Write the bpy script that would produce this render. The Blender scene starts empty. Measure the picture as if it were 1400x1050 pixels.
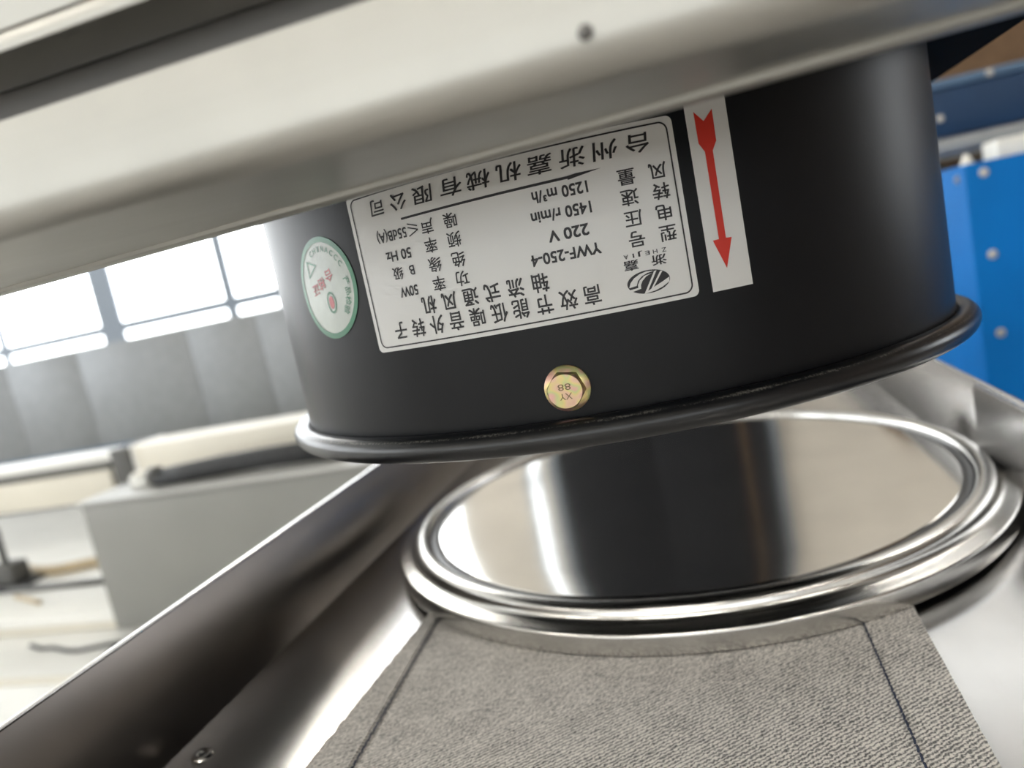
import bpy, bmesh, math, random
from mathutils import Vector, Matrix, noise
random.seed(7)
sc = bpy.context.scene
C = sc.collection

# ------------------------------------------------------------------ camera, world, exposure
# All lengths in metres.  Coordinates in this script are written relative to the lens
# height (lens at z = 0 here); CZ lifts everything so that the factory floor is at z = 0.
CZ = 1.15
def camera():
    f_px, roll, pitch, yaw = 1003.8, -0.2007, 0.1406, -0.2767
    cr, sr, cp, sp, cy, sy = math.cos(roll), math.sin(roll), math.cos(pitch), math.sin(pitch), math.cos(yaw), math.sin(yaw)
    fwd = Vector((sy*cp, cy*cp, -sp)); right = Vector((cy, -sy, 0)); up = right.cross(fwd)
    r2 = cr*right + sr*up; u2 = -sr*right + cr*up
    cam = bpy.data.cameras.new('camera'); co = bpy.data.objects.new('camera', cam); C.objects.link(co)
    m = Matrix((r2, u2, -fwd)).transposed().to_4x4(); m.translation = (0, 0, CZ)
    co.matrix_world = m
    cam.sensor_width = 36; cam.lens = 36*f_px/1400; cam.clip_start = 0.005; cam.clip_end = 60
    cam.dof.use_dof = True; cam.dof.focus_distance = 0.195; cam.dof.aperture_fstop = 9.5
    sc.camera = co
camera()
w = bpy.data.worlds.new('daylight'); sc.world = w; w.use_nodes = True
w.node_tree.nodes['Background'].inputs[0].default_value = (0.9, 0.95, 1, 1)
w.node_tree.nodes['Background'].inputs[1].default_value = 1.0
sc.view_settings.view_transform = 'Standard'; sc.view_settings.look = 'None'
sc.view_settings.gamma = 1; sc.view_settings.use_curve_mapping = False
sc.view_settings.exposure = 0.0
PANE = 5.0       # daylight through the frosted window panes
DIM_PANE = 2.0      # dimmer panes: added front windows and small back windows
TUBE = 55.0      # tubes of the added lamps

# ------------------------------------------------------------------ materials
def nodes(name):
    m = bpy.data.materials.new(name); m.use_nodes = True
    nt = m.node_tree; b = nt.nodes['Principled BSDF']
    return m, nt, b
def N(nt, t, **kw):
    n = nt.nodes.new(t)
    for k, v in kw.items():
        if k in n.inputs: n.inputs[k].default_value = v
        else: setattr(n, k, v)
    return n
def coords(nt, scale=(1, 1, 1)):
    tc = N(nt, 'ShaderNodeTexCoord'); mp = N(nt, 'ShaderNodeMapping'); mp.inputs['Scale'].default_value = scale
    nt.links.new(tc.outputs['Object'], mp.inputs['Vector']); return mp.outputs['Vector']
def ramp(nt, fac, stops):
    r = N(nt, 'ShaderNodeValToRGB'); el = r.color_ramp.elements
    while len(el) < len(stops): el.new(0.5)
    for e, (p, c) in zip(el, stops): e.position = p; e.color = (*c, 1)
    nt.links.new(fac, r.inputs[0]); return r.outputs[0]
def plain(name, col, rough=0.5, metal=0.0, var=0.06, scale=40, spec=0.5, bump=0.0):
    m, nt, b = nodes(name)
    v = coords(nt)
    n = N(nt, 'ShaderNodeTexNoise', Scale=scale, Detail=4.0); nt.links.new(v, n.inputs['Vector'])
    lo = tuple(c*(1-var) for c in col); hi = tuple(min(1, c*(1+var)) for c in col)
    nt.links.new(ramp(nt, n.outputs['Fac'], [(0.3, lo), (0.7, hi)]), b.inputs['Base Color'])
    b.inputs['Roughness'].default_value = rough; b.inputs['Metallic'].default_value = metal
    b.inputs['Specular IOR Level'].default_value = spec
    if bump:
        bp = N(nt, 'ShaderNodeBump', Strength=bump, Distance=0.0005); nt.links.new(n.outputs['Fac'], bp.inputs['Height'])
        nt.links.new(bp.outputs[0], b.inputs['Normal'])
    return m
def steel(name, col=(0.62, 0.61, 0.59), rough=0.22, stretch=(400, 8, 400), amt=0.05, bump=0.03, aniso=0.0):
    m, nt, b = nodes(name)
    v = coords(nt, stretch)
    n = N(nt, 'ShaderNodeTexNoise', Scale=1.0, Detail=3.0); nt.links.new(v, n.inputs['Vector'])
    r = N(nt, 'ShaderNodeMapRange'); r.inputs['To Min'].default_value = max(0.02, rough-amt); r.inputs['To Max'].default_value = rough+amt
    nt.links.new(n.outputs['Fac'], r.inputs['Value']); nt.links.new(r.outputs[0], b.inputs['Roughness'])
    v2 = coords(nt); n2 = N(nt, 'ShaderNodeTexNoise', Scale=25.0, Detail=3.0); nt.links.new(v2, n2.inputs['Vector'])
    nt.links.new(ramp(nt, n2.outputs['Fac'], [(0.3, tuple(c*0.93 for c in col)), (0.7, tuple(min(1, c*1.05) for c in col))]), b.inputs['Base Color'])
    b.inputs['Metallic'].default_value = 1.0
    if bump:
        bp = N(nt, 'ShaderNodeBump', Strength=bump, Distance=0.0002); nt.links.new(n.outputs['Fac'], bp.inputs['Height'])
        nt.links.new(bp.outputs[0], b.inputs['Normal'])
    return m
def emit(name, col, s):
    m, nt, b = nodes(name)
    b.inputs['Base Color'].default_value = (0.8, 0.8, 0.8, 1); b.inputs['Roughness'].default_value = 0.2
    b.inputs['Emission Color'].default_value = (*col, 1); b.inputs['Emission Strength'].default_value = s
    return m
def black_paint():
    m, nt, b = nodes('black_paint')
    v = coords(nt); n = N(nt, 'ShaderNodeTexNoise', Scale=900.0, Detail=2.0); nt.links.new(v, n.inputs['Vector'])
    n2 = N(nt, 'ShaderNodeTexNoise', Scale=30.0, Detail=4.0); nt.links.new(v, n2.inputs['Vector'])
    nt.links.new(ramp(nt, n2.outputs['Fac'], [(0.3, (0.007, 0.0075, 0.009)), (0.75, (0.011, 0.012, 0.014))]), b.inputs['Base Color'])
    b.inputs['Roughness'].default_value = 0.38; b.inputs['Specular IOR Level'].default_value = 0.22
    bp = N(nt, 'ShaderNodeBump', Strength=0.12, Distance=0.0001); nt.links.new(n.outputs['Fac'], bp.inputs['Height'])
    nt.links.new(bp.outputs[0], b.inputs['Normal'])
    return m
def dusty_black(zc):
    """black paint with pale grit settled along the seam, at height zc of the object's own space"""
    m = black_paint(); m.name = 'black_paint_gritty_seam'; nt = m.node_tree; b = nt.nodes['Principled BSDF']
    b.inputs['Roughness'].default_value = 0.3; b.inputs['Specular IOR Level'].default_value = 0.6
    tc = N(nt, 'ShaderNodeTexCoord'); sx = N(nt, 'ShaderNodeSeparateXYZ'); nt.links.new(tc.outputs['Object'], sx.inputs[0])
    d = N(nt, 'ShaderNodeMath', operation='SUBTRACT'); d.inputs[1].default_value = zc; nt.links.new(sx.outputs['Z'], d.inputs[0])
    a = N(nt, 'ShaderNodeMath', operation='ABSOLUTE'); nt.links.new(d.outputs[0], a.inputs[0])
    mr = N(nt, 'ShaderNodeMapRange'); mr.inputs['From Min'].default_value = 0.0; mr.inputs['From Max'].default_value = 0.0011
    mr.inputs['To Min'].default_value = 1; mr.inputs['To Max'].default_value = 0; nt.links.new(a.outputs[0], mr.inputs['Value'])
    n = N(nt, 'ShaderNodeTexNoise', Scale=1600.0, Detail=2.0); nt.links.new(tc.outputs['Object'], n.inputs['Vector'])
    n3 = N(nt, 'ShaderNodeTexNoise', Scale=45.0, Detail=2.0); nt.links.new(tc.outputs['Object'], n3.inputs['Vector'])
    k = N(nt, 'ShaderNodeMath', operation='MULTIPLY'); nt.links.new(mr.outputs[0], k.inputs[0]); nt.links.new(n.outputs['Fac'], k.inputs[1])
    k2 = N(nt, 'ShaderNodeMath', operation='MULTIPLY'); nt.links.new(k.outputs[0], k2.inputs[0]); nt.links.new(n3.outputs['Fac'], k2.inputs[1])
    g = N(nt, 'ShaderNodeMapRange'); g.inputs['From Min'].default_value = 0.2; g.inputs['From Max'].default_value = 0.36
    nt.links.new(k2.outputs[0], g.inputs['Value'])
    mix = N(nt, 'ShaderNodeMix', data_type='RGBA'); nt.links.new(g.outputs[0], mix.inputs[0])
    src = b.inputs['Base Color'].links[0].from_socket
    nt.links.new(src, mix.inputs[6]); mix.inputs[7].default_value = (0.20, 0.19, 0.17, 1)
    nt.links.new(mix.outputs[2], b.inputs['Base Color'])
    return m
def denim():
    m, nt, b = nodes('beige_twill')
    tc = N(nt, 'ShaderNodeTexCoord')
    mp = N(nt, 'ShaderNodeMapping'); mp.inputs['Rotation'].default_value = (0, 0, math.radians(52)); nt.links.new(tc.outputs['Object'], mp.inputs['Vector'])
    w1 = N(nt, 'ShaderNodeTexWave', Scale=230.0, Distortion=4.5, Detail=2.0); w1.inputs['Detail Scale'].default_value = 3.0
    nt.links.new(mp.outputs[0], w1.inputs['Vector'])
    mp2 = N(nt, 'ShaderNodeMapping'); mp2.inputs['Scale'].default_value = (1500, 550, 1000); nt.links.new(tc.outputs['Object'], mp2.inputs['Vector'])
    n = N(nt, 'ShaderNodeTexNoise', Scale=1.0, Detail=2.0); nt.links.new(mp2.outputs[0], n.inputs['Vector'])
    n2 = N(nt, 'ShaderNodeTexNoise', Scale=70.0, Detail=3.0); nt.links.new(tc.outputs['Object'], n2.inputs['Vector'])
    mix = N(nt, 'ShaderNodeMix', data_type='FLOAT'); mix.inputs[0].default_value = 0.62
    nt.links.new(w1.outputs['Fac'], mix.inputs[2]); nt.links.new(n.outputs['Fac'], mix.inputs[3])
    add = N(nt, 'ShaderNodeMath', operation='MULTIPLY_ADD'); add.inputs[1].default_value = 0.22
    nt.links.new(n2.outputs['Fac'], add.inputs[0]); nt.links.new(mix.outputs[0], add.inputs[2])
    nt.links.new(ramp(nt, add.outputs[0], [(0.38, (0.14, 0.137, 0.135)), (0.60, (0.54, 0.515, 0.485)), (0.78, (0.86, 0.82, 0.77))]), b.inputs['Base Color'])
    b.inputs['Roughness'].default_value = 0.95; b.inputs['Specular IOR Level'].default_value = 0.15
    bp = N(nt, 'ShaderNodeBump', Strength=0.6, Distance=0.0004); nt.links.new(mix.outputs[0], bp.inputs['Height'])
    nt.links.new(bp.outputs[0], b.inputs['Normal'])
    return m
def zinc():
    m, nt, b = nodes('yellow_zinc'); v = coords(nt)
    n = N(nt, 'ShaderNodeTexNoise', Scale=230.0, Detail=1.0); nt.links.new(v, n.inputs['Vector'])
    nt.links.new(ramp(nt, n.outputs['Fac'], [(0.30, (0.62, 0.34, 0.30)), (0.42, (0.72, 0.50, 0.36)), (0.52, (0.70, 0.58, 0.26)), (0.60, (0.55, 0.58, 0.28)), (0.70, (0.70, 0.42, 0.36))]), b.inputs['Base Color'])
    b.inputs['Metallic'].default_value = 0.85; b.inputs['Roughness'].default_value = 0.34
    return m
MAT = {}
MAT['black'] = black_paint()
MAT['black_dust'] = dusty_black(0.0070)
MAT['inner_black'] = plain('inner_black', (0.006, 0.006, 0.006), 0.9, var=0.2, spec=0.04)
MAT['steel_lid'] = steel('polished_lid_steel', (0.74, 0.725, 0.70), 0.10, (900, 10, 900), 0.01, 0.0)
MAT['steel_ring'] = steel('rolled_lid_edge_steel', (0.70, 0.69, 0.67), 0.23, (60, 60, 900), 0.03, 0.0)
MAT['steel_tray'] = steel('brushed_tray_steel', (0.60, 0.585, 0.57), 0.24, (900, 6, 900), 0.012, 0.0)
MAT['steel_darkened'] = steel('darkened_tray_steel', (0.21, 0.19, 0.175), 0.30, (900, 6, 900), 0.02, 0.0)  # same steel as the tray; left wall's dark reflection put into the colour
MAT['steel_hood'] = steel('brushed_hood_steel', (0.47, 0.462, 0.43), 0.42, (6, 900, 900), 0.06, 0.02)
MAT['steel_dark'] = steel('dark_steel_and_shade', (0.16, 0.155, 0.15), 0.5, (6, 900, 900), 0.06, 0.02)
MAT['steel_bg'] = steel('streaked_enclosure_steel', (0.27, 0.28, 0.29), 0.55, (9, 9, 0.6), 0.05, 0.0)
MAT['film'] = plain('silver_white_label_film', (0.80, 0.79, 0.765), 0.33, var=0.02, scale=20)
MAT['ink'] = plain('black_print', (0.018, 0.016, 0.018), 0.45, var=0.1)
MAT['red'] = plain('red_print', (0.66, 0.035, 0.018), 0.4, var=0.05)
MAT['green'] = plain('green_foil_print', (0.02, 0.19, 0.085), 0.3, var=0.15)
MAT['palegreen'] = plain('pale_holographic_film', (0.52, 0.56, 0.50), 0.3, var=0.10, scale=90)
MAT['pink'] = plain('rosy_print', (0.62, 0.16, 0.17), 0.4, var=0.2)
MAT['cloth'] = denim()
MAT['thread'] = plain('navy_thread', (0.022, 0.03, 0.06), 0.8, var=0.2)
MAT['zinc'] = zinc()
MAT['zinc_mark'] = plain('stamped_mark', (0.22, 0.17, 0.09), 0.5, 0.3)
MAT['blue'] = plain('bright_blue_machine_paint', (0.0005, 0.135, 0.44), 0.5, var=0.05, scale=12, spec=0.08)
MAT['darkblue'] = plain('dark_blue_paint', (0.010, 0.038, 0.095), 0.5, var=0.08, scale=12, spec=0.25)
MAT['midblue'] = plain('grey_blue_paint', (0.055, 0.115, 0.20), 0.4, var=0.08, scale=12)
MAT['boltsteel'] = steel('bolt_steel', (0.45, 0.42, 0.38), 0.3, (200, 200, 200), 0.05, 0)
MAT['cream'] = plain('cream_enamel', (0.80, 0.76, 0.66), 0.35, var=0.03, scale=8)
MAT['white'] = plain('white_enamel', (0.88, 0.88, 0.85), 0.3, var=0.03, scale=8)
MAT['grey'] = plain('grey_enamel', (0.24, 0.24, 0.225), 0.4, var=0.05, scale=5)
MAT['darkgrey'] = plain('dark_grey_enamel', (0.10, 0.10, 0.095), 0.5, var=0.1)
MAT['lidgrey'] = plain('pale_grey_enamel', (0.34, 0.34, 0.32), 0.4, var=0.05, scale=5)
MAT['ring_dark'] = plain('near_black_ring', (0.030, 0.034, 0.040), 0.32, var=0.1)
MAT['rubber'] = plain('black_rubber', (0.03, 0.032, 0.035), 0.6, var=0.2)
MAT['tan'] = plain('tan_hose', (0.52, 0.42, 0.27), 0.5, var=0.1)
MAT['carton'] = plain('brown_cardboard', (0.16, 0.095, 0.05), 0.85, var=0.1, scale=20)
MAT['wall'] = plain('warm_plaster', (0.76, 0.71, 0.63), 0.9, var=0.05, scale=3)
MAT['floor'] = plain('pale_epoxy_floor', (0.50, 0.48, 0.45), 0.35, var=0.08, scale=3)
MAT['ceiling'] = plain('pale_ceiling_board', (0.62, 0.61, 0.58), 0.9, var=0.03, scale=3)
MAT['wall_brown'] = plain('brown_board_wall', (0.20, 0.155, 0.12), 0.9, var=0.08, scale=3)
MAT['doordark'] = plain('dark_grey_door_paint', (0.008, 0.009, 0.012), 0.9, var=0.1, scale=4)
MAT['frame'] = plain('grey_window_frame', (0.16, 0.19, 0.23), 0.5, var=0.05)
MAT['pane'] = emit('daylit_frosted_pane', (0.93, 0.97, 1.0), PANE)
MAT['pane_dim'] = emit('dim_frosted_pane', (0.90, 0.96, 1.0), DIM_PANE)
MAT['tube'] = emit('added_lamp_tube', (1.0, 0.96, 0.88), TUBE)

# ------------------------------------------------------------------ object helpers
def thing(name, label, cat, loc, group=None, kind=None):
    o = bpy.data.objects.new(name, None); C.objects.link(o); o.empty_display_size = 0.02
    o.location = (loc[0], loc[1], loc[2]+CZ)
    if label: o['label'] = label
    if cat: o['category'] = cat
    if group: o['group'] = group
    if kind: o['kind'] = kind
    return o
def base(p):
    """where the thing above p stands, in script coordinates"""
    v = Vector((0, 0, 0))
    while p is not None:
        v += p.location; p = p.parent
    return v
def link(name, bm, mat, parent=None, smooth=None, label=None, kind=None):
    """bm is in script coordinates; the mesh is stored relative to its thing"""
    off = Vector((0, 0, CZ)) - base(parent)
    for v in bm.verts: v.co += off
    bmesh.ops.recalc_face_normals(bm, faces=bm.faces[:]) if smooth != 'keep' else None
    me = bpy.data.meshes.new(name); bm.to_mesh(me); bm.free()
    o = bpy.data.objects.new(name, me); C.objects.link(o); o.parent = parent
    me.materials.append(MAT[mat])
    if smooth and smooth != 'keep':
        me.polygons.foreach_set('use_smooth', [True]*len(me.polygons))
        if smooth is not True: me.set_sharp_from_angle(angle=math.radians(smooth))
    if label: o['label'] = label
    if kind: o['kind'] = kind
    return o
def box(bm, x0, x1, y0, y1, z0, z1, bev=0.0):
    vs = [bm.verts.new((x, y, z)) for x in (x0, x1) for y in (y0, y1) for z in (z0, z1)]
    fs = [bm.faces.new([vs[i] for i in q]) for q in ((0, 1, 3, 2), (4, 6, 7, 5), (0, 4, 5, 1), (2, 3, 7, 6), (0, 2, 6, 4), (1, 5, 7, 3))]
    if bev:
        es = list({e for f in fs for e in f.edges})
        bmesh.ops.bevel(bm, geom=es, offset=bev, segments=2, profile=0.5, affect='EDGES')
    return bm
def bx(name, x0, x1, y0, y1, z0, z1, mat, parent=None, bev=0.0, **kw):
    return link(name, box(bmesh.new(), x0, x1, y0, y1, z0, z1, bev), mat, parent, smooth=30 if bev else None, **kw)
def lathe(bm, prof, c, n=160, closed=False):
    """prof: (r, z) list; revolved about the vertical through c"""
    rings = []
    for r, z in prof:
        if r < 1e-7: rings.append([bm.verts.new((c[0], c[1], z))])
        else: rings.append([bm.verts.new((c[0]+r*math.cos(2*math.pi*i/n), c[1]+r*math.sin(2*math.pi*i/n), z)) for i in range(n)])
    pairs = list(zip(rings, rings[1:])) + ([(rings[-1], rings[0])] if closed else [])
    for a, b in pairs:
        for i in range(n):
            j = (i+1) % n
            if len(a) == 1 and len(b) == 1: continue
            if len(a) == 1: bm.faces.new((a[0], b[j], b[i]))
            elif len(b) == 1: bm.faces.new((a[i], a[j], b[0]))
            else: bm.faces.new((a[i], a[j], b[j], b[i]))
    return bm
def tube(bm, pts, r, n=10):
    pts = [Vector(p) for p in pts]; rings = []
    for i, p in enumerate(pts):
        d = (pts[min(i+1, len(pts)-1)] - pts[max(i-1, 0)]).normalized()
        a = d.cross(Vector((0, 0, 1)))
        if a.length < 1e-4: a = Vector((1, 0, 0))
        a.normalize(); b = d.cross(a)
        rings.append([bm.verts.new(p + r*(math.cos(2*math.pi*k/n)*a + math.sin(2*math.pi*k/n)*b)) for k in range(n)])
    for a, b in zip(rings, rings[1:]):
        for k in range(n): bm.faces.new((a[k], a[(k+1) % n], b[(k+1) % n], b[k]))
    bm.faces.new(rings[0]); bm.faces.new(rings[-1][::-1])
    return bm
def extrude_x(bm, prof_at, xs):
    """closed (y, z) section, given as a function of x, swept along x"""
    rings = [[bm.verts.new((x, y, z)) for y, z in prof_at(x)] for x in xs]
    n = len(rings[0])
    for a, b in zip(rings, rings[1:]):
        for k in range(n): bm.faces.new((a[k], a[(k+1) % n], b[(k+1) % n], b[k]))
    bm.faces.new(rings[0]); bm.faces.new(rings[-1][::-1])
    return bm

# ------------------------------------------------------------------ the room
FL = -CZ                      # factory floor
X0, X1, Y0, Y1, CE = -9.0, 5.0, -5.0, 6.0, 4.3
def struct(o): o['kind'] = 'structure'; return o
struct(bx('floor', X0-.2, X1+.2, Y0-.2, Y1+.2, FL-0.1, FL, 'floor'))
struct(bx('ceiling', X0-.2, X1+.2, Y0-.2, Y1+.2, CE, CE+0.1, 'ceiling'))
def pierced_wall(name, along, lo, hi, d0, d1, holes, mat='wall'):
    """a wall along 'x' or 'y' from lo to hi, d0..d1 thick, with (a, b, z0, z1) openings"""
    bm = bmesh.new(); u = lo
    def bb(p, q, z0, z1):
        if q-p < 1e-4 or z1-z0 < 1e-4: return
        box(bm, p, q, d0, d1, z0, z1) if along == 'x' else box(bm, d0, d1, p, q, z0, z1)
    for a, b, z0, z1 in holes:
        bb(u, a, FL, CE); bb(a, b, FL, z0); bb(a, b, z1, CE); u = b
    bb(u, hi, FL, CE)
    return struct(link(name, bm, mat))
back_holes = [(-8.7, -2.42, -0.10, 3.5), (-1.77, -1.60, -0.10, 3.5), (0.9, 3.2, 3.0, 3.95)]
left_holes = [(-4.4, -1.6, -0.10, 3.3), (-1.0, 2.0, -0.10, 3.3), (2.6, 5.4, -0.10, 3.3)]
front_fill_holes = [(-7.0, -3.2, -0.25, 1.2), (-2.9, 0.9, -0.25, 1.2), (1.2, 4.6, -0.25, 1.2)]  # unseen windows behind the lens, added to brighten the nameplate
pierced_wall('wall_front', 'x', X0-.2, X1+.2, Y0-.2, Y0, front_fill_holes)
right_holes = [(2.1, 3.5, -0.1, 1.3)]
pierced_wall('wall_right', 'y', Y0-.2, Y1+.2, X1, X1+.2, right_holes, 'wall_brown')
pierced_wall('wall_back', 'x', X0, X1, Y1, Y1+.2, back_holes)
pierced_wall('wall_left', 'y', Y0-.2, Y1+.2, X0-.2, X0, left_holes)
wn = 0
def window(hole, along, w, out, uprights, rails, pane='pane'):
    """a framed window in an opening; w = wall face, out = +1/-1 toward the outside"""
    global wn; wn += 1
    a, b, z0, z1 = hole
    t = thing('window_%d' % wn, None, None, ((a+b)/2, w, z0) if along == 'x' else (w, (a+b)/2, z0), kind='structure')
    d0, d1 = sorted((w+out*.02, w+out*.08)); dp = w+out*.055
    def bar(bm, p, q, r, s, e0=d0, e1=d1): return box(bm, p, q, e0, e1, r, s) if along == 'x' else box(bm, e0, e1, p, q, r, s)
    bm = bmesh.new()
    bar(bm, a, b, z0, z0+.05); bar(bm, a, b, z1-.05, z1); bar(bm, a, a+.03, z0+.05, z1-.05); bar(bm, b-.03, b, z0+.05, z1-.05)
    link('frame', bm, 'frame', t)
    for u, h in uprights: link('mullion', bar(bmesh.new(), u-h, u+h, z0+.05, z1-.05), 'frame', t)
    bars = sorted([(a, a+.03), (b-.03, b)] + [(u-h, u+h) for u, h in uprights])
    zs = [z0+.05] + [z for r in rails for z in (r-.045, r+.045)] + [z1-.05]
    for (p, q), (r, s_) in zip(bars, bars[1:]):
        for z in rails: link('transom_bar', bar(bmesh.new(), q, r, z-.045, z+.045), 'frame', t)
        for k in range(0, len(zs), 2): link('pane', bar(bmesh.new(), q, r, zs[k], zs[k+1], dp-.004, dp+.004), pane, t)
window(back_holes[0], 'x', Y1, 1, [(-6.98, .04), (-5.60, .125), (-4.225, .05), (-3.66, .06)], [0.290, 1.5])
window(back_holes[1], 'x', Y1, 1, [], [1.5], 'pane_dim')
window(back_holes[2], 'x', Y1, 1, [(2.1, .025)], [], 'pane_dim')
for h in front_fill_holes: window(h, 'x', Y0, -1, [((h[0]+h[1])/2, .025)], [], 'pane_dim')
for h in left_holes: window(h, 'y', X0, -1, [((h[0]+h[1])/2, .025)], [0.9, 2.0])
for h in right_holes: window(h, 'y', X1, 1, [((h[0]+h[1])/2, .025)], [])
# tall dark sliding door in the back wall
t = thing('door_1', None, None, (-0.65, Y1, FL), kind='structure')
bx('door_leaf', -1.42, -0.611, Y1-.06, Y1-.001, FL, 3.3, 'doordark', t, .005); bx('door_leaf', -0.610, 0.09, Y1-.06, Y1-.001, FL, 3.3, 'doordark', t, .005)
bx('door_stop', 0.095, 0.120, Y1-.07, Y1-.001, FL, 3.3, 'carton', t); bx('side_leaf', 0.122, 0.30, Y1-.06, Y1-.001, FL, 3.3, 'doordark', t, .005); bx('door_jamb', 0.305, 0.37, Y1-.09, Y1-.001, FL, 3.36, 'frame', t); bx('door_jamb', -1.51, -1.43, Y1-.09, Y1-.001, FL, 3.36, 'frame', t)
for lx, ly, place in ((-2.6, -2.0, 'behind the tray, over the left aisle'), (-0.2, -2.0, 'behind the tray, over the middle aisle'), (2.2, -2.0, 'behind the tray, by the brown wall'), (-2.6, 3.2, 'above the steel enclosure'), (2.3, 4.0, 'in front of the far storage cabinet')):  # unseen lamps added to brighten the cloth and the back wall
    LZ = 3.8 if ly > 3.5 else 2.1
    t = thing('added_lamp', 'added unseen white batten lamp with two fluorescent tubes hung ' + place, 'lamp', (lx, ly, LZ-.05), 'added tube lamps')
    bx('housing', lx-.75, lx+.75, ly-.09, ly+.09, LZ, LZ+.05, 'white', t, 0.004)
    for d in (-.05, .05): link('tube', tube(bmesh.new(), [(lx-.72, ly+d, LZ-.02), (lx+.72, ly+d, LZ-.02)], 0.018), 'tube', t, True)
    for d in (-.6, .6): link('hanger', tube(bmesh.new(), [(lx+d, ly, LZ+.05), (lx+d, ly, CE)], 0.006, 6), 'darkgrey', t, True)

t = thing('added_dark_sheets', 'added unseen tall brown plywood sheets leaning against the far right corner', 'plywood', (4.0, 5.8, FL))  # added out of view so the left tray wall mirrors something dark
for k in range(4): bx('sheet', 2.35+.03*k, 4.85-.04*k, 5.93-.05*k, 5.965-.05*k, FL, 3.6-.25*k, 'carton', t, .003)

# ------------------------------------------------------------------ the tray
XL, XR, ZT, ZW = -0.2200, 0.1276, -0.1519, -0.1002
TY0, TY1 = 0.02, 0.98
t = thing('steel_tray', 'long open stainless steel tray with low bent side walls under the black fan', 'tray', ((XL+XR)/2, 0.5, ZT-.0015))
bx('tray_floor', XL, XR, TY0, TY1, ZT-.0015, ZT, 'steel_tray', t)
bx('side_wall', XL-.0020, XL, TY0, TY1, ZT-.0015, ZW-.0009, 'steel_darkened', t, 0.0004)
bx('wall_hem', XL-.0023, XL+.0001, TY0, TY1, ZW-.0008, ZW, 'steel_tray', t, 0.0003)
bx('side_wall', XR, XR+.0020, TY0, TY1, ZT-.0015, ZW, 'steel_tray', t, 0.0005)
bx('end_wall', XL-.0020, XR+.0020, TY1, TY1+.0020, ZT-.0015, ZW, 'steel_tray', t, 0.0005)
bx('joint_plate', XR-.0036, XR-.0002, TY0+.01, 0.4226, ZT+.0002, ZW-.0006, 'steel_tray', t, 0.0014)
rv = (-0.2078, 0.2098)
link('rivet', lathe(bmesh.new(), [(0.0011, ZT+.0001), (0.0018, ZT+.0005), (0.0027, ZT+.0012), (0.0036, ZT+.0010), (0.0043, ZT+.0000)], rv, 24), 'steel_tray', t, True)
link('rivet_hole', lathe(bmesh.new(), [(0, ZT+.0003), (0.0016, ZT+.0003), (0.0016, ZT)], rv, 20), 'rubber', t)
# the stand that carries it
t = thing('tray_stand', 'grey steel stand cabinet directly below the tray', 'stand', (-0.046, 0.5, FL))
bx('cabinet', -0.20, 0.11, 0.07, 0.95, FL+.08, ZT-.0020, 'grey', t, 0.003)
for a in (-.19, .07):
    for b in (.08, .92): bx('foot', a, a+.02, b, b+.02, FL, FL+.08, 'darkgrey', t)

# ------------------------------------------------------------------ the cloth strip
def strip(name, x0f, x1f, z0, z1, mat, parent, y0=0.045, y1=0.354, ny=200, nx=6):
    bm = bmesh.new(); top = []; bot = []
    for j in range(ny+1):
        y = y0 + (y1-y0)*j/ny; a, b = x0f(y), x1f(y)
        row = []
        for i in range(nx+1):
            x = a+(b-a)*i/nx
            row.append(bm.verts.new((x, y, z1 + 0.0001*noise.noise((x*120, y*120, 3)))))
        top.append(row)
        bot.append([bm.verts.new((a, y, z0)), bm.verts.new((b, y, z0))])
    for j in range(ny):
        for i in range(nx): bm.faces.new((top[j][i], top[j][i+1], top[j+1][i+1], top[j+1][i]))
        bm.faces.new((top[j][0], top[j+1][0], bot[j+1][0], bot[j][0]))
        bm.faces.new((top[j+1][-1], top[j][-1], bot[j][1], bot[j+1][1]))
        bm.faces.new((bot[j][0], bot[j+1][0], bot[j+1][1], bot[j][1]))
    bm.faces.new(top[0][::-1] + [bot[0][0], bot[0][1]]); bm.faces.new(top[-1] + [bot[-1][1], bot[-1][0]])
    return link(name, bm, mat, parent, 40)
def left_edge(y): return -0.1573 + 0.050*(y-0.1993) + 0.0008*noise.noise((y*190, 0, 0)) + 0.0006*noise.noise((y*650, 5, 0))
def right_edge(y): return 0.0545 + 0.0014*(y-0.196)/0.081 + 0.00025*noise.noise((y*220, 9, 0))
t = thing('cloth_strip', 'beige grey twill cloth strip with navy stitched hems pinned under the round lid', 'cloth', (-0.049, 0.2, ZT))
body = strip('cloth_body', left_edge, right_edge, ZT, -0.1507, 'cloth', t, nx=24)
hem_l = strip('hem', left_edge, lambda y: -0.1404-0.060*(y-0.1993), ZT+.0003, -0.1501, 'cloth', t, nx=4)
hem_r = strip('hem', lambda y: 0.0367, right_edge, ZT+.0003, -0.1501, 'cloth', t, nx=4)
def stitching(xf, parent):
    bm = bmesh.new(); y = 0.047
    while y < 0.345:
        L = 0.0030 + random.uniform(-.0004, .0004); a = random.uniform(-.00016, .00016)
        tube(bm, [(xf(y)-a, y, -0.1504), (xf(y+L*.25), y+L*.25, -0.14985), (xf(y+L*.75), y+L*.75, -0.14985), (xf(y+L)+a, y+L, -0.1504)], 0.00036, 6)
        y += L + 0.0007
    return link('stitching', bm, 'thread', parent, True)
stitching(lambda y: -0.1386-0.058*(y-0.1993), t)
stitching(lambda y: 0.0366, t)

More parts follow.
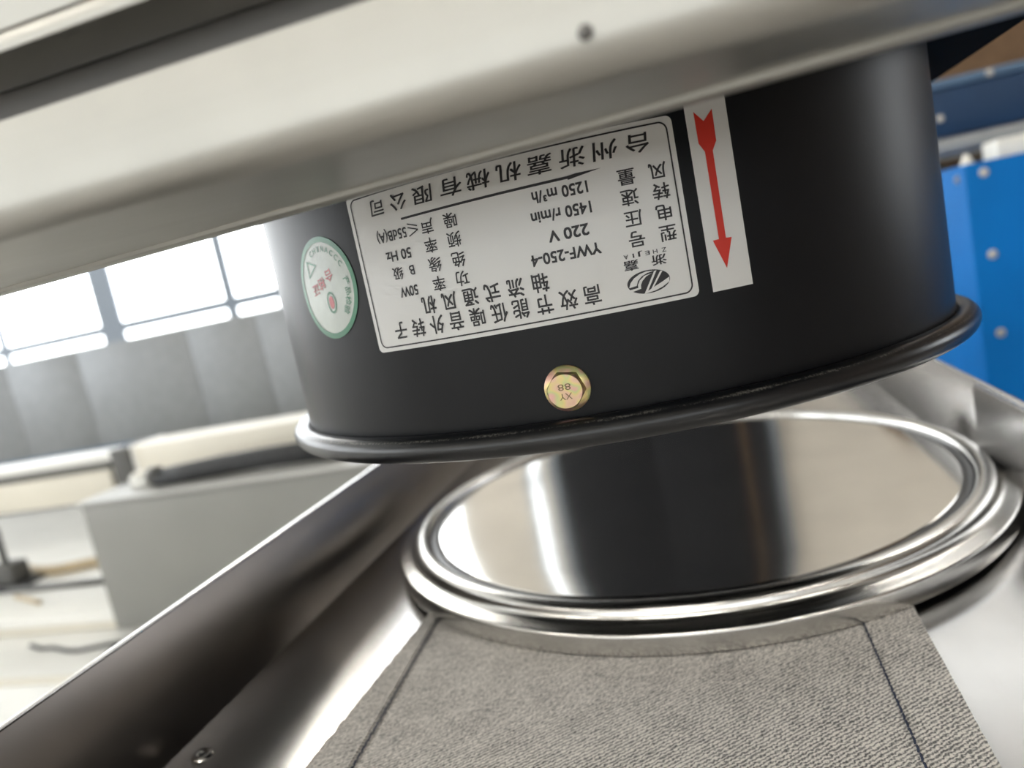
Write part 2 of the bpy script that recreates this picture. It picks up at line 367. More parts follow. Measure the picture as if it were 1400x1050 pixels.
# ------------------------------------------------------------------ the round lid
LC = (-0.0328, 0.4255)
t = thing('round_lid', 'shiny round steel lid with rolled double rim lying on the cloth strip', 'lid', (LC[0], LC[1], -0.1499))
link('disc', lathe(bmesh.new(), [(0, -0.1369), (0.07, -0.1369), (0.122, -0.13685), (0.1418, -0.1368), (0.1434, -0.13685), (0.1439, -0.1374), (0.1439, -0.1388), (0.07, -0.1388), (0, -0.1388)], LC, 192), 'steel_lid', t, 35)
def arc2(cx, cz, rx, rz, a0, a1, n):
    return [(cx+rx*math.cos(math.radians(a0+(a1-a0)*i/n)), cz+rz*math.sin(math.radians(a0+(a1-a0)*i/n))) for i in range(n+1)]
prof = [(0.1484, -0.1386), (0.1489, -0.1374)] + arc2(0.1536, -0.1368, 0.0046, 0.0032, 172, 8, 20) + [(0.1584, -0.1372), (0.1588, -0.1383), (0.1598, -0.1392), (0.1614, -0.1397), (0.1640, -0.1400), (0.1655, -0.1403)] \
     + arc2(0.1660, -0.1421, 0.0016, 0.0017, 90, 0, 8) + [(0.1677, -0.1450), (0.1674, -0.1488), (0.1669, -0.1496), (0.1660, -0.1498), (0.1654, -0.1490), (0.1652, -0.1430), (0.158, -0.1420), (0.1484, -0.1400)]
link('dark_ring', lathe(bmesh.new(), [(0.1440, -0.1376), (0.1452, -0.1373), (0.1468, -0.13725), (0.1482, -0.1375), (0.1487, -0.1381), (0.1487, -0.1392), (0.1440, -0.1392)], LC, 192, closed=True), 'ring_dark', t, 40, label='dark ring between disc and rim')  # near-black ring filling the gap between disc and rim
link('rolled_rim', lathe(bmesh.new(), prof, LC, 192, closed=True), 'steel_ring', t, 50)

# ------------------------------------------------------------------ the black axial fan
FC = (-0.0436, 0.3189); R = 0.13; ZB = -0.0471
fan = thing('axial_fan', 'black cylindrical axial fan with upside-down white nameplate hanging over the round lid', 'fan', (FC[0], FC[1], ZB))
ct = 0.0500
link('casing', lathe(bmesh.new(), [(0.1285, -0.0440), (R, -0.0440), (R, -0.0400), (R, 0.0), (R, ct), (0.1285, ct)], FC, 256, closed=True), 'black', fan, 40)
link('rolled_rim', lathe(bmesh.new(), arc2(0.1329, -0.0431, 0.0041, 0.0040, 0, 360, 28)[:-1], FC, 256, closed=True), 'black_dust', fan, True, label='rounded bottom rim with pale grit along the seam')
# square mounting plate with a round opening
bm = bmesh.new(); n = 64; hs = 0.159
def sq(a):
    c, s = math.cos(a), math.sin(a); k = hs/max(abs(c), abs(s)); return FC[0]+k*c, FC[1]+k*s
ring = []
for z in (ct+.0001, ct+.0025):
    ring.append(([bm.verts.new((FC[0]+.1286*math.cos(2*math.pi*(i+.5)/n), FC[1]+.1286*math.sin(2*math.pi*(i+.5)/n), z)) for i in range(n)],
                 [bm.verts.new((*sq(2*math.pi*i/n), z)) for i in range(n)]))
for i in range(n):
    j = (i+1) % n
    for (ci, so) in ring:
        bm.faces.new((ci[i], so[i], so[j])); bm.faces.new((ci[i], so[j], ci[j]))
    bm.faces.new((ring[0][1][i], ring[0][1][j], ring[1][1][j], ring[1][1][i])); bm.faces.new((ring[0][0][i], ring[0][0][j], ring[1][0][j], ring[1][0][i]))
link('mounting_plate', bm, 'inner_black', fan)
# motor, blades and carrier arms inside (seen in the lid's reflection)
link('motor', lathe(bmesh.new(), [(0, -.030), (.040, -.030), (.046, -.026), (.046, .030), (.040, .036), (0, .036)], FC, 48), 'inner_black', fan, 40)
for k in range(5):
    bm = bmesh.new(); rows = []
    for i in range(7):
        r = 0.045 + (0.122-0.045)*i/6; row = []
        for j in range(5):
            s = j/4-.5; a = 2*math.pi*k/5 + s*(0.95-0.15*i/6) + 0.25*i/6
            z = -0.002 - s*(0.040-0.014*i/6)
            row.append((bm.verts.new((FC[0]+r*math.cos(a), FC[1]+r*math.sin(a), z)), bm.verts.new((FC[0]+r*math.cos(a), FC[1]+r*math.sin(a), z+.0015))))
        rows.append(row)
    for a, b in zip(rows, rows[1:]):
        for j in range(4):
            bm.faces.new((a[j][0], a[j+1][0], b[j+1][0], b[j][0])); bm.faces.new((a[j][1], b[j][1], b[j+1][1], a[j+1][1]))
        for j in (0, 4): bm.faces.new((a[j][0], b[j][0], b[j][1], a[j][1]))
    for rr in (rows[0], rows[-1]):
        for j in range(4): bm.faces.new((rr[j][0], rr[j+1][0], rr[j+1][1], rr[j][1]))
    link('blade', bm, 'inner_black', fan, 40)
for k in range(4):
    a = math.pi/4 + math.pi/2*k; d = (math.cos(a), math.sin(a))
    link('carrier_arm', tube(bmesh.new(), [(FC[0]+.03*d[0], FC[1]+.03*d[1], .039), (FC[0]+.1284*d[0], FC[1]+.1284*d[1], .039)], .004, 8), 'inner_black', fan, True)

# --- stickers: everything lies on the casing; (a, z) = arc length from the front and height
def on(a, z, lift):
    th = a/R; return (FC[0]+(R+lift)*math.sin(th), FC[1]-(R+lift)*math.cos(th), z)
def patch(bm, outline_rows, lift):
    """outline_rows: list of (z, a_left, a_right); filled with a fine grid so that it hugs the casing"""
    n = 60; rows = []
    for z, a, b in outline_rows: rows.append([bm.verts.new(on(a+(b-a)*i/n, z, lift)) for i in range(n+1)])
    for p, q in zip(rows, rows[1:]):
        for i in range(n): bm.faces.new((p[i], p[i+1], q[i+1], q[i]))
    return bm
def rrect(a0, a1, z0, z1, r, n=8):
    rows = []
    for i in range(n+1):
        t_ = math.pi/2*i/n; rows.append((z0+r-r*math.cos(t_), r-r*math.sin(t_)))
    for i in range(n+1):
        t_ = math.pi/2*i/n; rows.append((z1-r+r*math.sin(t_), r-r*math.cos(t_)))
    return [(z, a0+d, a1-d) for z, d in rows]
def loop_rrect(a0, a1, z0, z1, r, n=10):
    pts = []
    for (cx, cz, s) in ((a1-r, z1-r, 0), (a0+r, z1-r, 90), (a0+r, z0+r, 180), (a1-r, z0+r, 270)):
        for i in range(n+1):
            t_ = math.radians(s+90*i/n); pts.append((cx+r*math.cos(t_), cz+r*math.sin(t_)))
    out = []
    for p, q in zip(pts, pts[1:]+pts[:1]):
        L = math.dist(p, q); k = max(1, int(L/0.002))
        out += [(p[0]+(q[0]-p[0])*i/k, p[1]+(q[1]-p[1])*i/k) for i in range(k)]
    return out
def band(bm, inner, outer, lift):
    a = [bm.verts.new(on(*p, lift)) for p in inner]; b = [bm.verts.new(on(*p, lift)) for p in outer]
    for i in range(len(a)):
        j = (i+1) % len(a); bm.faces.new((a[i], a[j], b[j], b[i]))
    return bm
def poly(bm, pts, lift, step=0.0015):
    """a flat outline in (a, z), cut into slices so that it follows the casing"""
    tmp = bmesh.new(); f = tmp.faces.new([tmp.verts.new((p[0], p[1], 0)) for p in pts])
    bmesh.ops.triangulate(tmp, faces=[f])
    lo = min(p[0] for p in pts); hi = max(p[0] for p in pts); x = lo+step
    while x < hi:
        bmesh.ops.bisect_plane(tmp, geom=tmp.verts[:]+tmp.edges[:]+tmp.faces[:], plane_co=(x, 0, 0), plane_no=(1, 0, 0)); x += step
    vm = {v: bm.verts.new(on(v.co.x, v.co.y, lift)) for v in tmp.verts}
    for f in tmp.faces: bm.faces.new([vm[v] for v in f.verts])
    tmp.free(); return bm
_glyphs = {}
def glyph(s, bold=0.0):
    if (s, bold) not in _glyphs:
        cu = bpy.data.curves.new('t', 'FONT'); cu.body = s; cu.size = 1; cu.resolution_u = 3; cu.offset = bold; cu.fill_mode = 'FRONT'
        o = bpy.data.objects.new('t', cu); C.objects.link(o); bpy.context.view_layer.update()
        me = bpy.data.meshes.new_from_object(o.evaluated_get(bpy.context.evaluated_depsgraph_get()))
        _glyphs[(s, bold)] = ([(v.co.x, v.co.y) for v in me.vertices], [tuple(p.vertices) for p in me.polygons])
        bpy.data.objects.remove(o); bpy.data.curves.remove(cu); bpy.data.meshes.remove(me)
    return _glyphs[(s, bold)]
LIFT_F, LIFT_T = 0.00010, 0.00022
def write(bm, s, ac, zc, w, h, bold=0.0, turn=180.0, lift=LIFT_T, cjk=False, slant=0.0):
    """text s centred on (ac, zc), w wide and h high, turned by 'turn' degrees"""
    vs, fs = glyph(s)
    if cjk: x0, x1, y0, y1 = 0.04, 0.96, -0.08, 0.84
    else: x0, x1, y0, y1 = min(v[0] for v in vs), max(v[0] for v in vs), 0.0, 0.69
    c, sn = math.cos(math.radians(turn)), math.sin(math.radians(turn)); d = bold*0.8
    for k, (ex, ey) in enumerate(((-d, -d), (d, -d), (d, d), (-d, d)) if bold else ((0, 0),)):    # printed heavier by overprinting
        out = []
        for x, y in vs:
            v = ((y+ey-y0)/(y1-y0)-.5)*h; u = ((x+ex-x0)/(x1-x0)-.5)*w + slant*v
            out.append(bm.verts.new(on(ac+u*c-v*sn, zc+u*sn+v*c, lift+k*4e-6)))
        for f in fs:
            try: bm.faces.new([out[i] for i in f])
            except ValueError: pass
    return bm
mm = 0.001
A0, A1, S0, S1 = -52.0*mm, 42.7*mm, -13.9*mm, 31.6*mm
plate = link('nameplate', patch(bmesh.new(), rrect(A0, A1, S0, S1, 1.6*mm), LIFT_F), 'film', fan, True, label='white nameplate with black upside-down lettering')
bm = bmesh.new()
band(bm, loop_rrect(A0+1.75*mm, A1-1.75*mm, S0+1.5*mm, S1-1.5*mm, 1.9*mm), loop_rrect(A0+1.35*mm, A1-1.35*mm, S0+1.1*mm, S1-1.1*mm, 2.3*mm), LIFT_T)
link('printed_border', bm, 'ink', plate, True)
def line_of(name, chars, bold=0.0, slant=0.0):
    bm = bmesh.new()
    for (s, a, z, w_, h_) in chars: write(bm, s, a*mm, z*mm, w_*mm, h_*mm, bold, cjk=ord(s[0]) > 0x3000, slant=slant)
    return link(name, bm, 'ink', plate, True)
line_of('title_lettering', [(s, a, -8.4, 4.5, 5.0) for s, a in zip('高效节能低噪音外转子', (15.6, 9.4, 3.0, -3.5, -9.6, -16.0, -22.5, -28.9, -35.3, -41.7))], 0.016)
line_of('subtitle_lettering', [(s, a, -2.75, 4.4, 4.8) for s, a in zip('轴流式通风机', (2.9, -3.8, -10.4, -16.8, -23.4, -30.0))], 0.020)
def row(z, l1, l2, val, v0, v1, r1, r2):
    line_of('data_lettering', [(l1, 37.2, z, 4.3, 4.0), (l2, 29.2, z, 4.3, 4.0)], 0.015)
    line_of('data_lettering', [(val, (v0+v1)/2, z-.2, abs(v0-v1), 2.8)], 0.030)
    line_of('data_lettering', [(r1, -18.1, z-.8, 3.9, 4.0), (r2, -25.4, z-.8, 3.9, 4.0)], 0.012)
row(3.3, '型', '号', 'YWF-250-4', 19.9, 1.8, '功', '率')
row(8.5, '电', '压', '220 V', 17.7, 7.4, '绝', '缘')
row(13.8, '转', '速', '1450 r/min', 19.3, 3.9, '频', '率')
row(18.9, '风', '量', '1250 m³/h', 19.3, 5.1, '噪', '声')
line_of('data_lettering', [('50W', -35.7, 2.1, 6.2, 2.7)], 0.025)
line_of('data_lettering', [('B', -33.2, 7.6, 1.7, 2.6), ('级', -38.2, 7.5, 3.6, 3.5)], 0.012)
line_of('data_lettering', [('50 Hz', -36.6, 12.4, 8.8, 2.7)], 0.025)
bm = bmesh.new(); write(bm, '55dB(A)', -37.6*mm, 18.0*mm, 10.6*mm, 2.7*mm, 0.020)
# the less-or-equal sign: two slanted strokes and a parallel foot
for p, q in (((-31.6, 19.0), (-28.4, 17.9)), ((-28.4, 17.9), (-31.6, 16.6)), ((-31.6, 20.0), (-28.4, 18.9))):
    dx, dz = q[0]-p[0], q[1]-p[1]; L = math.hypot(dx, dz); nx_, nz_ = -dz/L*.17, dx/L*.17
    poly(bm, [((p[0]+nx_)*mm, (p[1]+nz_)*mm), ((q[0]+nx_)*mm, (q[1]+nz_)*mm), ((q[0]-nx_)*mm, (q[1]-nz_)*mm), ((p[0]-nx_)*mm, (p[1]-nz_)*mm)], LIFT_T)
link('data_lettering', bm, 'ink', plate, True)
line_of('company_lettering', [(s, a, 26.4, 6.4 if i < 8 else 5.4, 4.6) for i, (s, a) in enumerate(zip('台州浙嘉机械有限公司', (33.4, 24.9, 16.8, 8.4, 0.3, -8.1, -16.1, -24.8, -32.9, -40.6)))], 0.012, 0.12)
bm = bmesh.new()
poly(bm, [(-33.1*mm, 21.4*mm), (14.8*mm, 21.5*mm), (14.8*mm, 22.2*mm), (-33.1*mm, 22.0*mm)], LIFT_T)
poly(bm, [(14.8*mm, 21.2*mm), (23.4*mm, 22.4*mm), (17.0*mm, 22.45*mm), (14.8*mm, 22.2*mm)], LIFT_T)
link('printed_rule', bm, 'ink', plate, True)
line_of('brand_lettering', [('浙', 33.8, -2.85, 3.7, 2.5), ('嘉', 26.6, -2.95, 3.7, 2.5)], 0.020)
bm = bmesh.new()
for s, a in zip('ZHEJIA', (35.5, 33.2, 31.2, 29.4, 27.6, 25.7)): write(bm, s, a*mm, -0.62*mm, 1.1*mm if s != 'I' else .35*mm, 1.05*mm, 0.012)
link('brand_lettering', bm, 'ink', plate, True)
# oval emblem: dark oval crossed by a pale S-shaped swoosh and two pale slanted bars (read upside down, like the text)
EC, EA, EB = (30.3, -7.8), 5.5, 2.95
def epx(x, y):
    """emblem point from its drawing (0..1 across, 0..1 down as it appears on the casing)"""
    return ((EC[0]-EA + 2*EA*x)*mm, (EC[1]+EB - 2*EB*y)*mm)
bm = bmesh.new(); ov = [(math.cos(2*math.pi*i/48)*EA+EC[0], math.sin(2*math.pi*i/48)*EB+EC[1]) for i in range(48)]
poly(bm, [(p[0]*mm, p[1]*mm) for p in ov], LIFT_T, 0.001)
emb = link('oval_emblem', bm, 'ink', plate, True)
bm = bmesh.new(); L2 = LIFT_T+.00008
for pts in ([(0.66, 0.10), (0.72, 0.08), (0.42, 0.98), (0.36, 0.98)],
            [(0.80, 0.14), (0.85, 0.16), (0.60, 0.76), (0.54, 0.93), (0.48, 0.95)],
            [(0.56, 0.80), (0.80, 0.62), (0.99, 0.46), (0.97, 0.66), (0.80, 0.83), (0.62, 0.93), (0.42, 0.98), (0.40, 0.93)],
            [(0.03, 0.62), (0.08, 0.42), (0.18, 0.24), (0.32, 0.11), (0.48, 0.05), (0.66, 0.08), (0.50, 0.12), (0.36, 0.22), (0.26, 0.38), (0.21, 0.58)],
            [(0.01, 0.72), (0.24, 0.68), (0.24, 0.56), (0.30, 0.38), (0.42, 0.22), (0.60, 0.16), (0.46, 0.26), (0.36, 0.42), (0.31, 0.58), (0.30, 0.74), (0.06, 0.82)]):
    poly(bm, [epx(*p) for p in pts], L2, 0.001)
link('emblem_swoosh', bm, 'film', plate, True)
# white arrow sticker
st = link('arrow_sticker', patch(bmesh.new(), [(S0+.1*mm + (40*mm-S0)*i/20, 46.3*mm, 57.3*mm) for i in range(21)], LIFT_F), 'film', fan, True, label='white sticker with a red arrow pointing down')
bm = bmesh.new()
poly(bm, [(p[0]*mm, p[1]*mm) for p in ((48.5, 31.2), (50.8, 28.6), (53.4, 31.2), (53.3, 23.4), (52.0, 21.2), (51.85, -0.8), (53.4, -0.9), (50.9, -8.4), (48.3, -0.9), (49.95, -0.8), (49.9, 21.2), (48.6, 23.4))], LIFT_T)
link('red_arrow', bm, 'red', st, True)
# round green-edged inspection sticker
GC = (-71.2, 8.2); GR = 15.8
def ring_pts(r, n=72): return [((GC[0]+r*math.cos(2*math.pi*i/n))*mm, (GC[1]+r*math.sin(2*math.pi*i/n))*mm) for i in range(n)]
bm = bmesh.new(); poly(bm, ring_pts(GR-.2), LIFT_F, 0.002)
rs = link('round_sticker', bm, 'palegreen', fan, True, label='small round pale sticker with a green border')
bm = bmesh.new(); band(bm, ring_pts(GR-1.7), ring_pts(GR), LIFT_T); link('green_border', bm, 'green', rs, True)
bm = bmesh.new()
for s, (da, dz) in zip('合格证', ((3.0, 3.6), (-2.0, 1.6), (-6.2, .2))): write(bm, s, (GC[0]+da)*mm, (GC[1]+dz)*mm, 4.2*mm, 3.6*mm, 0.012, turn=190, cjk=True)
link('red_lettering', bm, 'pink', rs, True)
bm = bmesh.new()
def small_ring(c, ra, rb, k): return [((c[0]+ra*k*math.cos(2*math.pi*i/32))*mm, (c[1]+rb*k*math.sin(2*math.pi*i/32))*mm) for i in range(32)]
band(bm, small_ring((GC[0]+1.4, GC[1]-4.6), 2.5, 3.4, .8), small_ring((GC[0]+1.4, GC[1]-4.6), 2.5, 3.4, 1), LIFT_T)
tri = [(GC[0]-9.0, GC[1]+4.0), (GC[0]-8.6, GC[1]+9.6), (GC[0]-2.6, GC[1]+7.6)]
cen = (sum(p[0] for p in tri)/3, sum(p[1] for p in tri)/3)
band(bm, [((cen[0]+(p[0]-cen[0])*.72)*mm, (cen[1]+(p[1]-cen[1])*.72)*mm) for p in tri], [(p[0]*mm, p[1]*mm) for p in tri], LIFT_T)
for i, s in enumerate('CHINACCC'):
    a = math.radians(112-11.5*i); write(bm, s, (GC[0]+12.1*math.cos(a))*mm, (GC[1]+12.1*math.sin(a))*mm, 1.5*mm if s != 'I' else .5*mm, 1.7*mm, 0.01, turn=math.degrees(a)-90)
for i, s in enumerate('产品检验'):
    a = math.radians(4-15*i); write(bm, s, (GC[0]+11.6*math.cos(a))*mm, (GC[1]+11.6*math.sin(a))*mm, 2.6*mm, 2.6*mm, 0.01, turn=math.degrees(a)-75, cjk=True)
link('green_lettering', bm, 'green', rs, True)
bm = bmesh.new(); poly(bm, small_ring((GC[0]+1.4, GC[1]-4.6), 1.3, 2.0, 1), LIFT_T); link('red_dot', bm, 'pink', rs, True)

# --- flanged hex bolt in the casing
def bolt_frame(a, z):
    th = a/R; o = Vector(on(a, z, 0)); nrm = Vector((math.sin(th), -math.cos(th), 0)); tx = Vector((math.cos(th), math.sin(th), 0))
    return lambda u, v, d: o + tx*u + Vector((0, 0, 1))*v + nrm*d
bf = bolt_frame(4.8*mm, -31.2*mm)
def turned(bm, fr, prof, n, phase=0.0, hexr=None):
    rings = [[bm.verts.new(fr(r*math.cos(2*math.pi*i/n+phase), r*math.sin(2*math.pi*i/n+phase), d)) for i in range(n)] for r, d in prof]
    for a, b in zip(rings, rings[1:]):
        for i in range(n): bm.faces.new((a[i], a[(i+1) % n], b[(i+1) % n], b[i]))
    bm.faces.new(rings[-1]); return bm
bolt = link('bolt', turned(bmesh.new(), bf, [(.0062, -.0005), (.0063, .0004), (.0062, .0009), (.0050, .0016), (.0040, .0018)], 40), 'zinc', fan, 35, label='yellow zinc flanged hex bolt')
hx = bmesh.new(); n = 36; rings = []
for kind, d in ((1, .0012), (1, .0046), (0, .0052)):
    rg = []
    for i in range(n):
        a = 2*math.pi*i/n; ah = (a+math.radians(8)) % (math.pi/3) - math.pi/6
        r = .00455/math.cos(ah)
        if not kind: r = .00448
        elif d > .004: r = min(r, .00505)
        rg.append(hx.verts.new(bf(r*math.cos(a), r*math.sin(a), d)))
    rings.append(rg)
for a, b in zip(rings, rings[1:]):
    for i in range(n): hx.faces.new((a[i], a[(i+1) % n], b[(i+1) % n], b[i]))
hx.faces.new(rings[-1])
link('hex_head', hx, 'zinc', bolt, 25)
bm = bmesh.new()
for s, v in (('XY', -1.35), ('88', 1.15)):
    vs, fs = glyph(s, 0.0); xa, xb = min(p[0] for p in vs), max(p[0] for p in vs)
    out = [bm.verts.new(bf(-((x-xa)/(xb-xa)-.5)*.0034, v*mm-(y/.69-.5)*.0017, .00528)) for x, y in vs]
    for f in fs: bm.faces.new([out[i] for i in f])
link('stamped_mark', bm, 'zinc_mark', bolt)

# ------------------------------------------------------------------ the steel hood the fan hangs from
hood = thing('steel_hood', 'brushed stainless steel hood with rounded front lip above the black fan', 'hood', (-0.05, 0.12, 0.0238))
HY = 0.105; hx0, hx1 = -0.34, 0.17
def lip(x):
    yb = 0.1397-0.138*x; zb = 0.0244; r = 0.0055
    o = [(HY, 0.0425), (HY, zb+r)]
    o += [(HY+r-r*math.cos(math.radians(a)), zb+r-r*math.sin(math.radians(a))) for a in (15, 30, 45, 60, 75, 90)]
    o += [(yb-.0045, zb), (yb-.0045, zb-.0009), (yb-.0040, zb-.0013), (yb-.0006, zb-.0013), (yb, zb-.0008), (yb, zb+.0012), (HY+r+.001, zb+.0014), (HY+.0014, zb+r+.001), (HY+.0014, 0.0411), (HY+.014, 0.0411), (HY+.014, 0.0425)]
    return o
link('front_lip', extrude_x(bmesh.new(), lip, [hx0+(hx1-hx0)*i/30 for i in range(31)]), 'steel_hood', hood, 40)
bx('recess_strip', hx0, hx1, HY+.0142, HY+.016, 0.0400, 0.0800, 'steel_dark', hood, label='recessed strip between lip and upper panel, coloured dark as shade')  # shade of the gap is put into the strip's dark colour
bx('upper_panel', hx0, hx1, HY+.0015, HY+.014, 0.0565, 0.16, 'steel_hood', hood, .0006)
bx('edge_strip', hx0, hx1, HY, HY+.0138, 0.0526, 0.0556, 'steel_hood', hood, .0006)
bx('top_plate', FC[0]-.157, FC[0]+.157, HY+.0165, FC[1]+.157, ct+.0027, ct+.0047, 'steel_hood', hood)
for a in (FC[0]-.145, FC[0]+.145):
    for b in (.18, FC[1]+.145):
        link('hanger_rod', tube(bmesh.new(), [(a, b, ct+.0047), (a, b, CE)], .005, 10), 'boltsteel', hood, True)
link('rivet', lathe(bmesh.new(), [(0, 0), (.0006, 0), (.0010, -.0003), (.0011, -.0007)], (0, 0), 16), 'steel_dark', hood, True)
rv_o = C.objects[-1] if False else [o for o in hood.children if o.name.startswith('rivet')][0]
for v in rv_o.data.vertices:                          # stand the rivet on the lip's front face
    x, y, z = v.co + hood.location - Vector((0, 0, CZ)); v.co = Vector((x-0.010, HY-.0008-z, 0.030+y)) + Vector((0, 0, CZ)) - hood.location

# ------------------------------------------------------------------ blue machine on the right
bmx = thing('blue_machine', 'bright blue bolted machine cover with dark blue beam to the right behind the fan', 'machine', (0.75, 1.35, FL))
BX, BY, BT = 0.3266, 1.05, 0.0255
bx('cover', BX, 1.25, BY, 1.62, FL+.05, BT, 'blue', bmx, .004)
bx('plinth', BX+.03, 1.22, BY+.03, 1.59, FL, FL+.05, 'darkgrey', bmx)
def bolt_on(p, nrm, r, parent, mat='boltsteel'):
    nrm = Vector(nrm); tx = Vector((0, 0, 1)).cross(nrm).normalized(); ty = nrm.cross(tx); p = Vector(p)
    fr = lambda u, v, d: p + tx*u + ty*v + nrm*d
    o = link('bolt', turned(bmesh.new(), fr, [(r*1.25, 0), (r*1.25, r*.12), (r*.95, r*.16)], 16), mat, parent, 35)
    link('bolt_head', turned(bmesh.new(), fr, [(r*.8, r*.1), (r*.78, r*.5), (r*.45, r*.75)], 6, .3), mat, o, 35)
for z in (0.0115, -0.090, -0.190, -0.290): bolt_on((0.3478, BY, z), (0, -1, 0), .0045, bmx)
bolt_on((BX, 1.076, 0.0095), (-1, 0, 0), .0045, bmx)
bolt_on((BX, 1.076, -0.29), (-1, 0, 0), .0045, bmx)
bx('rail', 0.33, 1.25, 1.40, 1.47, 0.0545, 0.0815, 'steel_bg', bmx, .006)
bx('beam', 0.42, 1.25, 1.70, 1.80, 0.103, 0.195, 'darkblue', bmx, .004)
bx('beam_flange', 0.42, 1.25, 1.694, 1.80, 0.1955, 0.2130, 'midblue', bmx, .003)
for x, z in ((0.589, 0.204), (0.497, 0.140), (0.80, 0.140)): bolt_on((x, 1.694 if z > .19 else 1.70, z), (0, -1, 0), .0055, bmx)
bx('post', 1.05, 1.15, 1.48, 1.69, BT, 0.24, 'darkblue', bmx, .003)
bx('post', 1.16, 1.24, 1.42, 1.46, BT, 0.055, 'darkblue', bmx, .003)
bx('inner_frame', 0.36, 1.20, 1.50, 1.58, BT, 0.052, 'carton', bmx)
bx('white_block', 0.437, 0.70, 1.26, 1.32, BT, 0.057, 'cream', bmx, .004)
link('nozzle', lathe(bmesh.new(), [(0, 0.043), (.003, 0.043), (.006, 0.036), (.010, BT), (0, BT)], (0.378, 1.20), 20), 'cream', bmx, 40)

# brown carton on a grey cabinet, far right
t = thing('storage_cabinet', 'grey steel storage cabinet against the far wall behind the blue machine', 'cabinet', (1.7, 4.7, FL))
bx('body', 0.85, 2.6, 4.4, 5.0, FL, 0.46, 'grey', t, .01)
for k in (0, 1):
    d = bx('door', 0.87+.87*k, 1.71+.87*k, 4.385, 4.399, FL+.08, 0.43, 'grey', t, .004)
    bx('handle', 1.66+.10*k, 1.68+.10*k, 4.365, 4.386, -.35, -.2, 'boltsteel', d)
t = thing('cardboard_box', 'large brown cardboard box on top of the grey storage cabinet', 'box', (1.7, 4.7, 0.46))
bx('carton', 0.95, 2.5, 4.42, 4.95, 0.4605, 1.05, 'carton', t, .006)
bx('tape', 0.949, 2.501, 4.65, 4.71, 1.0502, 1.0512, 'tan', t)

# ------------------------------------------------------------------ white machine bed on the left
bed = thing('machine_bed', 'white enamelled machine bed stepped at the front, left of the tray', 'machine', (-1.9, 1.7, FL))
bx('lower_deck', -3.6, -0.45, 0.78, 1.32, -0.66, -0.612, 'white', bed, .006)
bx('deck_trim', -3.6, -0.45, 1.075, 1.10, -0.6118, -0.607, 'cream', bed, .002)
bx('upper_deck', -3.6, -0.45, 1.322, 2.45, -0.66, -0.5755, 'white', bed, .006)
bx('bed_base', -3.5, -0.55, 0.85, 2.40, FL, -0.6605, 'grey', bed, .006)
bx('edge_strip', -3.6, -1.42, 1.305, 1.3215, -0.6115, -0.600, 'cream', bed, .002)
# grey box standing on the deck
gb = thing('grey_steel_box', 'flat grey steel control box standing on the white machine bed', 'box', (-0.9, 1.45, -0.612))
bx('body', -1.425, -0.42, 1.331, 1.43, -0.5750, -0.310, 'grey', gb, .004)
bx('front_panel', -1.425, -0.42, 1.300, 1.3305, -0.6115, -0.310, 'grey', gb, .004)
bx('lid_edge', -1.432, -0.413, 1.292, 1.438, -0.3098, -0.302, 'lidgrey', gb, .002)
# things lying on it
t = thing('black_sleeve', 'black rubber sleeve lying on top of the grey control box', 'sleeve', (-1.05, 1.42, -0.302))
pts = [(-1.26, 1.37, -.288), (-1.17, 1.375, -.283), (-1.08, 1.38, -.279), (-0.98, 1.385, -.277), (-0.80, 1.39, -.279)]
bm = bmesh.new(); tube(bm, pts, .023, 12)
for v in bm.verts: v.co.z = max(v.co.z, -.3015)
link('sleeve_body', bm, 'rubber', t, True)
link('sleeve_cuff', tube(bmesh.new(), [(-1.275, 1.37, -.2795), (-1.255, 1.37, -.2795)], .022, 12), 'darkgrey', t, True)
t = thing('white_block', 'small white plastic block beside the black rubber sleeve', 'block', (-1.32, 1.39, -0.302))
bx('block', -1.345, -1.300, 1.37, 1.41, -.3018, -.274, 'white', t, .004); bx('cap', -1.340, -1.306, 1.375, 1.405, -.2738, -.268, 'cream', t, .003)
# two cream beams above the bed
cb = thing('cream_beam', 'cream enamelled beam running to the right behind the fan', 'beam', (-0.9, 1.66, -0.32), 'cream machine beams')
bx('beam', -1.535, -0.35, 1.60, 1.72, -0.3125, -0.2375, 'cream', cb, .006)
bx('beam_cap', -1.538, -1.525, 1.598, 1.722, -0.314, -0.236, 'white', cb, .003)
bx('leg', -0.45, -0.38, 1.63, 1.69, -0.5755, -0.3125, 'darkgrey', cb)
cb = thing('cream_beam', 'cream enamelled beam with a raised white top rail at the left edge', 'beam', (-2.3, 1.66, -0.38), 'cream machine beams')
bx('beam', -3.4, -1.625, 1.60, 1.72, -0.375, -0.290, 'cream', cb, .006)
bx('groove', -3.4, -1.63, 1.612, 1.71, -0.290, -0.268, 'darkgrey', cb)
bx('top_rail', -3.4, -1.60, 1.60, 1.72, -0.268, -0.248, 'white', cb, .003)
bx('leg', -3.3, -3.2, 1.63, 1.69, -0.5755, -0.375, 'darkgrey', cb)
t = thing('beam_bracket', 'dark grey bracket block between the two cream beams', 'bracket', (-1.57, 1.66, -0.5755))
bx('block', -1.600, -1.539, 1.59, 1.73, -0.36, -0.238, 'darkgrey', t, .004)
bx('foot_post', -1.590, -1.552, 1.63, 1.69, -0.5750, -0.36, 'darkgrey', t, .003)
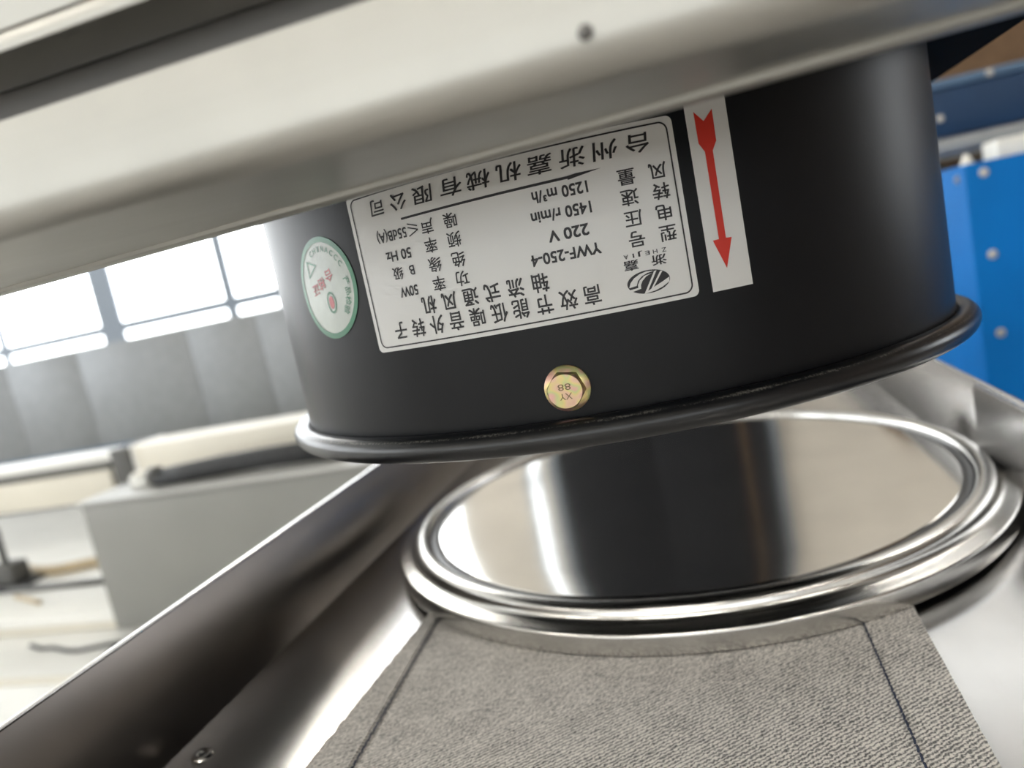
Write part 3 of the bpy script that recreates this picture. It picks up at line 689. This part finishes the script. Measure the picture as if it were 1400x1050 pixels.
# clutter on the bed, at the left edge of the picture
t = thing('clamp_stand', 'dark upright clamp stand on the white bed at the left edge', 'stand', (-2.03, 1.56, -0.5755))
link('rod', tube(bmesh.new(), [(-2.03, 1.56, -.57), (-2.03, 1.56, -.40)], .010, 10), 'darkgrey', t, True)
bx('clamp', -2.06, -1.98, 1.53, 1.59, -.565, -.505, 'darkgrey', t, .008)
bx('base', -2.08, -1.95, 1.50, 1.62, -.5753, -.565, 'rubber', t, .004)
t = thing('bar', 'thin dark steel bar lying across the white bed', 'bar', (-1.75, 1.50, -0.57))
link('shaft', tube(bmesh.new(), [(-1.97, 1.50, -.566), (-1.46, 1.50, -.566)], .009, 10), 'darkgrey', t, True)
link('end_collar', tube(bmesh.new(), [(-1.48, 1.50, -.566), (-1.462, 1.50, -.566)], .0092, 10), 'rubber', t, True)
t = thing('tan_hose', 'tan hose lying behind the dark bar on the white bed', 'hose', (-1.8, 1.62, -0.575))
link('hose', tube(bmesh.new(), [(-2.2+.04*i, 1.63+.02*math.sin(i*.7), -.5605) for i in range(16)], .0145, 10), 'tan', t, True)
link('hose_end', tube(bmesh.new(), [(-1.602, 1.64, -.5595), (-1.57, 1.642, -.5595)], .0155, 10), 'cream', t, True)
t = thing('tan_strap', 'short tan strap end in front of the clamp stand', 'strap', (-1.85, 1.43, -0.575))
link('strap', tube(bmesh.new(), [(-1.90+.03*i, 1.46-.012*i, -.5700) for i in range(6)], .0055, 8), 'tan', t, True)
t = thing('power_cable', 'thin dark cable curling on the lower white deck', 'cable', (-1.55, 1.2, -0.612))
pts = [(-1.62, 1.245, -.608)] + [(-1.60+.032*i, 1.215+.012*math.sin(i*1.0), -.6085) for i in range(1, 9)] + [(-1.33, 1.17, -.6085), (-1.28, 1.14, -.6085)]
link('cord', tube(bmesh.new(), pts, .0045, 8), 'rubber', t, True)
bx('plug', -1.30, -1.25, 1.125, 1.15, -.6115, -.595, 'darkgrey', t, .003)

# streaked steel enclosure further back, under the windows
en = thing('steel_enclosure', 'streaked grey steel machine enclosure standing below the bright windows', 'machine', (-2.4, 2.9, FL))
xs = [-3.7, -3.02, -2.62, -2.05, -1.72, -1.30, -0.75]
for a, b in zip(xs, xs[1:]): bx('panel', a+.001, b-.001, 2.58, 2.65, -0.36, 0.070, 'steel_bg', en, .001)
bx('blue_band', -3.7, -0.75, 2.575, 2.66, -0.405, -0.361, 'midblue', en, .003)
bx('body', -3.7, -0.75, 2.66, 3.2, FL, 0.055, 'grey', en, .003)
bx('skirt', -3.7, -0.75, 2.60, 2.655, FL, -0.4055, 'darkgrey', en, .003)
